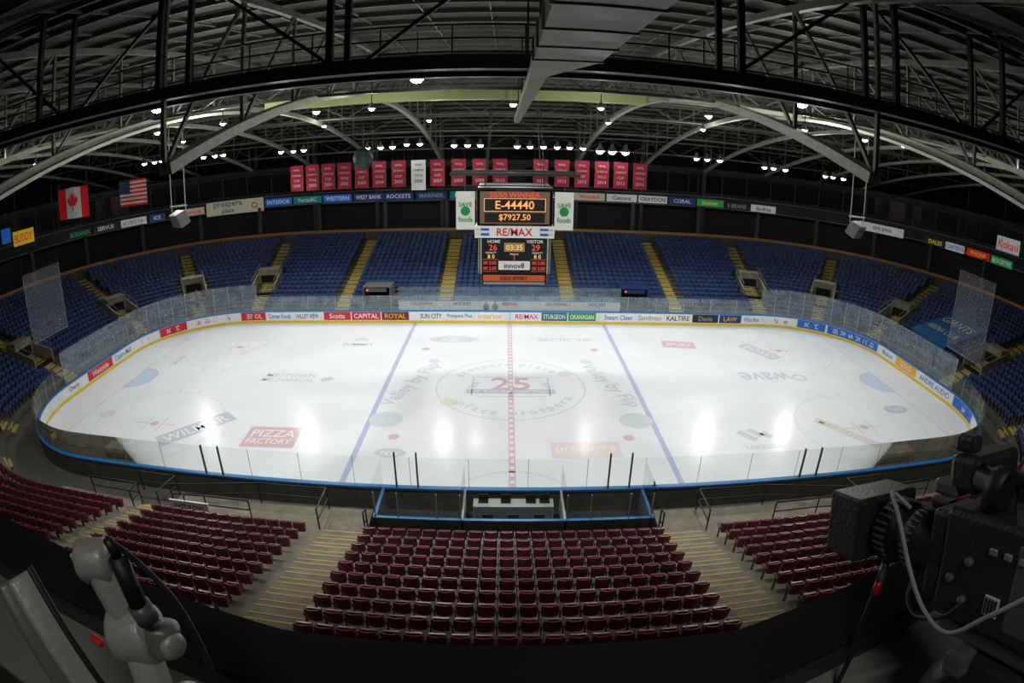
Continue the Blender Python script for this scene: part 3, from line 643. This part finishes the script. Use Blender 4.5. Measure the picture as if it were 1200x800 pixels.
for g in(-1,1): pbn.box(min(g*1.2,g*9),max(g*1.2,g*9),14.0,14.35,.5,.55,_mc['bench_wood']);[pbn.box(g*x-.04,g*x+.04,14.05,14.3,0,.5,DARK) for x in(1.6,4,6.4,8.7)]
pbn.add([(-9.5,15.05,1.42),(9.5,15.05,1.42),(9.5,15.05,2.6),(-9.5,15.05,2.6)],[(0,1,2,3)],GLASSH)
pbn.build('team_bench_area')
# ------------------------------------------------------------------ people
def person(x,y,z,face,jacket,pants,kind=0):
    SK=C('skin',(.5,.3,.22),.5);HR=C('hair_brown',(.05,.03,.02),.6);a=.15 if kind else .0
    J=[((0,0,.98),.125),((0,0,1.15),.13),((0,0,1.34),.15),((0,0,1.47),.07),((0,.01,1.56),.06),((0,.01,1.64),.098),((0,0,1.73),.07),
       ((.17,0,1.41),.07),((.23,.03,1.16),.05),((.22,.16+a,1.0),.038),((.22,.21+a,.96),.03),
       ((-.17,0,1.41),.07),((-.23,.02,1.15),.05),((-.2,.14,.95+a),.038),((-.2,.19,.9+a),.03),
       ((.1,0,.9),.095),((.11,.03,.5),.065),((.11,0,.09),.045),((.11,.16,.05),.04),
       ((-.1,0,.9),.095),((-.12,-.02+a,.5),.065),((-.12,-.05+a,.09),.045),((-.12,.11+a,.05),.04)]
    E=[(0,1),(1,2),(2,3),(3,4),(4,5),(5,6),(2,7),(7,8),(8,9),(9,10),(2,11),(11,12),(12,13),(13,14),(0,15),(15,16),(16,17),(17,18),(0,19),(19,20),(20,21),(21,22)]
    me=bpy.data.meshes.new('p');me.from_pydata([j[0] for j in J],E,[]);o=bpy.data.objects.new('p',me);col.objects.link(o)
    o.modifiers.new('s','SKIN');sv=me.skin_vertices[0].data
    for i,(_,r) in enumerate(J): sv[i].radius=(r,r*(.8 if i in(1,2,0) else 1))
    sv[0].use_root=True
    m=o.modifiers.new('d','SUBSURF');m.levels=2;m.render_levels=2
    bpy.context.view_layer.update();dg=bpy.context.evaluated_depsgraph_get();nm=bpy.data.meshes.new_from_object(o.evaluated_get(dg));bpy.data.objects.remove(o)
    for mm in(SK,HR,jacket,pants,BLACK): nm.materials.append(mm)
    for pl in nm.polygons:
        c=pl.center;pl.use_smooth=True
        if c.z>1.5: k=1 if(c.z>1.68 or(c.y<-.02 and c.z>1.55)) else 0
        elif abs(c.x)>.16 and c.y>.17: k=0
        elif c.z>.93: k=2
        elif c.z>.1:k=3
        else:k=4
        pl.material_index=k
    o=bpy.data.objects.new('standing_person',nm);col.objects.link(o)
    b=MB()
    for sx in(-.035,.035): b.xf(lathe([(.002,-.012),(.012,0),(.002,.012)],8),Matrix.Translation((sx,.10,1.65)),BLACK)
    b.tube((0,.10,1.645),(0,.135,1.61),.012,SK);b.beam((-.025,.105,1.58),(.025,.105,1.58),.01,.008,MAROON)
    for sx in(-1,1): b.xf(rbox(.02,.04,.06,.008),Matrix.Translation((sx*.098,.01,1.63)),SK)
    for (hx,hy,hz) in((.22,.22+a,.95),(-.2,.2,.89+a)):
        for q in range(4): b.tube((hx-.024+.016*q,hy,hz),(hx-.024+.016*q,hy+.045,hz-.03),.008,SK);b.tube((hx-.024+.016*q,hy+.045,hz-.03),(hx-.024+.016*q,hy+.05,hz-.065+.005*abs(q-1)),.007,SK)
        b.tube((hx-.03 if hx>0 else hx+.03,hy,hz),(hx-.05 if hx>0 else hx+.05,hy+.04,hz-.02),.009,SK)
    b.build('face_and_fingers',o)
    o.location=(x,y,z);o.rotation_euler=(0,0,face)
person(-1.95,13.65,0,rad(200),BLACK,BLACK,0);person(-1.2,13.6,0,rad(160),C('jacket_grey',(.12,.12,.14),.7),BLACK,1)
zf=lambda d:.4+.225*int((d-3.4+.55)/.82)
for t,d,k in((35.5,4.0,0),(35,4.8,1)):
    x,y,nx,ny=loc(-(A+t),d);person(x,y,zf(d)+.0,math.atan2(nx,-ny)+(.6 if k else 0),C('jacket_blue',(.03,.12,.35),.7),NAVY,k)
# ------------------------------------------------------------------ room
def plane(n,v,m): b=MB();b.add(v,[(0,1,2,3)],m);b.build(n)
plane('floor',[(-60,-46,-.03),(60,-46,-.03),(60,46,-.03),(-60,46,-.03)],CONCD)
z0=deck(46)
plane('wall_north',[(-60,46,-.03),(60,46,-.03),(60,46,z0),(-60,46,z0)],WD);plane('wall_south',[(-60,-46,-.03),(60,-46,-.03),(60,-46,z0),(-60,-46,z0)],WD)
for n,x in(('wall_west',-60),('wall_east',60)):
    b=MB();ys=np.linspace(-46,46,24);L=[(x,-46,-.03),(x,46,-.03)]+[(x,y,deck(y)) for y in ys[::-1]];b.add(L,[tuple(range(len(L)))],WD);b.build(n)
# press balcony
CX,CY,CZ=-.37,-33.46,14.52
b=MB();PK=C('parapet_black',(.02,.021,.022),.4,noise=.2,nscale=3);SH=C('shelf_grey',(.30,.31,.30),.5,noise=.1)
PL=[(-9,2.6),(-5,1.75),(-1.55,.99),(-.84,.875),(-.47,.815),(.5,.815),(.98,.93),(1.8,1.14),(5,1.75),(9,2.6)]
def strip(dy0,dy1,z0,z1,m):
    v=[]
    for x,y in PL:
        for dy,z in((dy0,z0),(dy1,z0),(dy1,z1),(dy0,z1)): v.append((CX+x,CY+y+dy,CZ+z))
    n=len(PL);f=[]
    for i in range(n-1):
        for k in range(4): f.append((i*4+k,(i+1)*4+k,(i+1)*4+(k+1)%4,i*4+(k+1)%4))
    f+=[(3,2,1,0),((n-1)*4,(n-1)*4+1,(n-1)*4+2,(n-1)*4+3)];b.add(v,f,m)
strip(-.14,-.02,-2.3,-.95,PK);strip(-.16,0,-.95,-.93,PK);strip(-.42,-.14,-1.03,-1.01,SH);strip(-.17,-.16,-1.0,-.94,DARK);strip(-9,-.02,-2.3,-2.1,CONCD)
for x in(-8,8): b.box(x-.3,x+.3,-34,-33.4,0,12.4,CONCD)
b.build('press_box_balcony')
lb=MB();lb.box(CX-.6,CX+.6,CY-1.35,CY-1.15,16.62,16.7,C('lamp_housing',(.4,.4,.4),.5));lb.box(CX-.55,CX+.55,CY-1.32,CY-1.18,16.6,16.62,C('tube_glow',(1,.95,.85),.5,emit=3))
for s in(-.5,.5): lb.tube((CX+s,CY-1.25,16.7),(CX+s,CY-1.25,17.2),.01,DARK)
lb.build('press_box_ceiling_lamp')
L=bpy.data.lights.new('press_lamp','AREA');L.shape='RECTANGLE';L.size=1.1;L.size_y=.14;L.energy=22;L.color=(1,.95,.87)
o=bpy.data.objects.new('press_lamp_light',L);col.objects.link(o);o.location=(CX,CY-1.25,16.59);o.rotation_euler=(rad(12),0,0)
# ------------------------------------------------------------------ TV camera
def R_(x,y,z): return Vector((CX+x,CY+y,CZ+z))
def frame_m(o,F,roll=0):
    F=Vector(F).normalized();r=F.cross(Vector((0,0,1))).normalized();u=r.cross(F)
    return Matrix(((r.x,F.x,u.x,o.x),(r.y,F.y,u.y,o.y),(r.z,F.z,u.z,o.z),(0,0,0,1)))
TR=Matrix.Translation;RX=lambda a:Matrix.Rotation(rad(a),4,'X')
BP=C('camera_black',(.035,.035,.038),.4,bump=.15,nscale=120);BR=C('camera_rubber',(.018,.018,.019),.5);BG=C('camera_grey',(.12,.12,.125),.4);LG=C('lens_glass',(.01,.02,.04),.05,coat=1.)
tv=MB();W=frame_m(R_(.83,.43,-.54),(-.10,.93,-.32))
tv.xf(rbox(.13,.34,.20,.012),W,BP,False);tv.xf(rbox(.134,.10,.16,.01),W@TR((0,-.06,.0)),BG,False);tv.xf(rbox(.11,.05,.17,.01),W@TR((0,.19,0)),BP,False)
LA=W@TR((-.01,.20,.0))@RX(-90)
tv.xf(lathe([(.045,0),(.05,.01),(.05,.05),(.058,.055),(.058,.085),(.05,.09),(.05,.12),(.062,.125),(.062,.165),(.055,.17),(.06,.19),(.066,.20)],28),LA,BR)
for k in range(28):
    a=k*2*math.pi/28;tv.xf(rbox(.006,.006,.035,.001,1),LA@Matrix.Rotation(a,4,'Z')@TR((.064,0,.145)),BG,False);tv.xf(rbox(.005,.005,.025,.001,1),LA@Matrix.Rotation(a,4,'Z')@TR((.06,0,.07)),BG,False)
H=W@TR((-.01,.44,0))
for sx,sz,w_,h_ in((0,.062,.17,.01),(0,-.062,.17,.01),(.082,0,.01,.13),(-.082,0,.01,.13)): tv.xf(rbox(w_,.10,h_,.004),H@TR((sx,0,sz)),BP,False)
tv.xf(rbox(.165,.012,.125,.004),H@TR((0,-.05,0)),BP,False);tv.xf(lathe([(.001,0),(.05,0),(.058,.006),(.058,.02)],28),W@TR((-.01,.40,0))@RX(-90),LG)
tv.xf(rbox(.05,.16,.10,.014),W@TR((.07,.30,-.01)),BP,False);tv.xf(rbox(.03,.06,.02,.006),W@TR((.08,.30,.05)),BG,False)
tv.xf(rbox(.03,.26,.025,.01),W@TR((.0,-.03,.155)),BP,False)
for y in(-.13,.07): tv.xf(rbox(.03,.035,.06,.008),W@TR((.0,y,.125)),BP,False)
tv.xf(rbox(.15,.07,.065,.012),W@TR((.02,.15,.155)),BP,False);tv.xf(lathe([(.024,0),(.024,.03),(.032,.035),(.034,.07),(.03,.07)],20),W@TR((-.035,.12,.155))@RX(100),BR);tv.xf(rbox(.04,.06,.03,.008),W@TR((-.035,.19,.125)),BG,False)
tv.tube(W@Vector((.05,.16,.09)),W@Vector((.05,.16,.14)),.012,BG,10);tv.xf(rbox(.03,.05,.03,.008),W@TR((-.03,.16,.205)),BP,False)
for k in range(5): tv.xf(rbox(.006,.018,.012,.002,1),W@TR((-.068,-.1+.035*k,.05)),GREY,False)
tv.xf(rbox(.004,.035,.035,.001,1),W@TR((-.067,.02,-.04)),WHITE,False);tv.xf(rbox(.1,.1,.17,.01),W@TR((0,-.22,0)),BR,False)
for k in range(4): tv.xf(rbox(.002,.004,.028,.0005,1),W@TR((-.070,.008+.008*k,-.04)),BLACK,False)
for y,z in((-.12,-.05),(-.12,-.01),(.09,.02),(.09,-.05),(.13,-.02)): tv.xf(lathe([(.009,0),(.009,.008),(.006,.012)],12),W@TR((-.066,y,z))@Matrix.Rotation(rad(-90),4,'Y'),BG)
tv.xf(rbox(.10,.30,.03,.006),W@TR((0,0,-.12)),BG,False);tv.xf(rbox(.12,.16,.10,.02),W@TR((0,-.01,-.19)),BP,False);tv.xf(rbox(.14,.05,.05,.01),W@TR((-.02,.06,-.16)),BG,False)
hc=R_(.83,.43,-.85);tv.xf(lathe([(.05,-.08),(.08,-.05),(.08,.03),(.06,.08),(.05,.1)],20),TR(hc),BP)
for a in(90,210,330):
    e=hc+Vector((.35*math.cos(rad(a)),.08*math.sin(rad(a))-.2,-(hc.z-12.43)));tv.tube(hc,e,.02,BP,10)
tv.cable([W@Vector(p) for p in((-.03,.30,.06),(-.06,.33,.09),(-.085,.28,.06),(-.09,.22,-.03),(-.09,.16,-.09),(-.10,.08,-.10),(-.10,.0,-.04),(-.08,-.08,.02))],.0045,C('cable_grey',(.4,.41,.41),.5))
tv.cable([W@Vector(p) for p in((-.02,.26,-.05),(-.05,.25,-.10),(-.07,.2,-.12),(-.08,.12,-.09),(-.07,.08,-.05))],.005,BR)
P0=W@Vector((-.03,.35,-.06));cab=[P0,P0+Vector((-.005,-.01,-.05)),P0+Vector((-.02,-.03,-.14)),P0+Vector((-.04,-.07,-.24)),P0+Vector((-.08,-.12,-.36)),P0+Vector((-.1,-.2,-.6))]
tv.cable(cab,.006,BR);tv.tube(cab[0],cab[1],.010,ALU,12);tv.tube(cab[1],cab[1].lerp(cab[2],.35),.009,RED,12)
tv.build('television_camera')
# ------------------------------------------------------------------ tripod head left
tp=MB();TG=C('cast_aluminium',(.44,.45,.43),.38,metal=.15,bump=.1,nscale=60);TGD=C('cast_aluminium_dark',(.20,.205,.20),.4,metal=.2)
DZ=-.035
def arm(p0,p1,w,h,m=TG):
    a=R_(p0[0],p0[1],p0[2]+DZ);c=R_(p1[0],p1[1],p1[2]+DZ);L=(c-a).length;tp.xf(rbox(w,L,h,min(w,h)*.35,3),frame_m((a+c)/2,c-a),m)
def joint(p,ax,r,h,m=TG):
    q=Vector(ax).to_track_quat('Z','Y').to_matrix().to_4x4();tp.xf(lathe([(r*.6,-h/2),(r*.95,-h/2+.004),(r,-h/2+.01),(r,h/2-.01),(r*.95,h/2-.004),(r*.6,h/2)],24),TR(R_(p[0],p[1],p[2]+DZ))@q,m)
arm((-.535,.46,-.43),(-.50,.44,-.55),.046,.05);joint((-.535,.46,-.43),(1,.3,0),.031,.055);joint((-.535,.46,-.43),(1,.3,0),.016,.07,TGD)
joint((-.50,.44,-.54),(1,.2,.1),.045,.07);joint((-.50,.44,-.54),(1,.2,.1),.02,.085,TGD);arm((-.50,.44,-.54),(-.425,.42,-.50),.035,.045);joint((-.43,.42,-.51),(0,.4,1),.026,.05,TGD);joint((-.43,.42,-.51),(1,-.4,0),.02,.06)
arm((-.50,.44,-.54),(-.47,.38,-.66),.055,.055);arm((-.47,.40,-.64),(-.42,.40,-.61),.04,.04,TGD);joint((-.47,.37,-.67),(0,.2,1),.055,.05);joint((-.42,.40,-.61),(0,.3,1),.022,.04)
arm((-.60,.48,-.46),(-.545,.46,-.49),.014,.014,TGD);arm((-.585,.46,-.43),(-.56,.45,-.47),.009,.009)
arm((-.70,.42,-.47),(-.58,.36,-.68),.05,.03);arm((-.76,.42,-.50),(-.66,.36,-.70),.035,.03,TGD);arm((-.655,.42,-.44),(-.54,.36,-.65),.012,.012,BR)
arm((-.60,.43,-.57),(-.575,.425,-.575),.012,.012,C('red_knob',(.7,.03,.02),.4))
tp.tube(R_(-.445,.42,-.41),R_(-.435,.41,-.475),.013,BR,14);tp.tube(R_(-.45,.42,-.385),R_(-.445,.42,-.41),.007,BR,10);tp.tube(R_(-.435,.41,-.475),R_(-.43,.41,-.50),.017,BG,14)
tp.cable([R_(*q) for q in((-.45,.42,-.385),(-.425,.43,-.42),(-.39,.43,-.47),(-.37,.42,-.53),(-.36,.40,-.59),(-.37,.37,-.68))],.0042,BR)
arm((-.47,.37,-.68),(-.47,.36,-.9),.08,.08,TGD)
hc=R_(-.47,.36,-.87)
for a in(100,220,340):
    tp.tube(hc,hc+Vector((.3*math.cos(rad(a)),.08*math.sin(rad(a))-.15,-(hc.z-12.43))),.02,TG,10)
tp.build('tripod_pan_head')
# ------------------------------------------------------------------ world, camera
w=bpy.data.worlds.new('w');bpy.context.scene.world=w;w.use_nodes=True;bg=w.node_tree.nodes['Background'];bg.inputs[0].default_value=(.6,.7,1,1);bg.inputs[1].default_value=.004
pi_,ya,ro=rad(19.09),rad(.72),rad(.62)
fw=Vector((math.sin(ya)*math.cos(pi_),math.cos(ya)*math.cos(pi_),-math.sin(pi_)));r=Vector((math.cos(ya),-math.sin(ya),0));u=r.cross(fw)
r2=r*math.cos(ro)+u*math.sin(ro);u2=-r*math.sin(ro)+u*math.cos(ro)
cam=bpy.data.cameras.new('camera');co=bpy.data.objects.new('camera',cam);col.objects.link(co)
co.matrix_world=Matrix(((r2.x,u2.x,-fw.x,CX),(r2.y,u2.y,-fw.y,CY),(r2.z,u2.z,-fw.z,CZ),(0,0,0,1)))
cam.sensor_width=36;cam.sensor_height=24;cam.sensor_fit='HORIZONTAL';cam.lens=20.87;cam.clip_start=.02
cam.type='PANO';cam.panorama_type='FISHEYE_EQUISOLID';cam.fisheye_lens=20.874;cam.fisheye_fov=math.pi
bpy.context.scene.camera=co
try: bpy.context.scene.view_settings.view_transform='Standard'
except Exception: pass
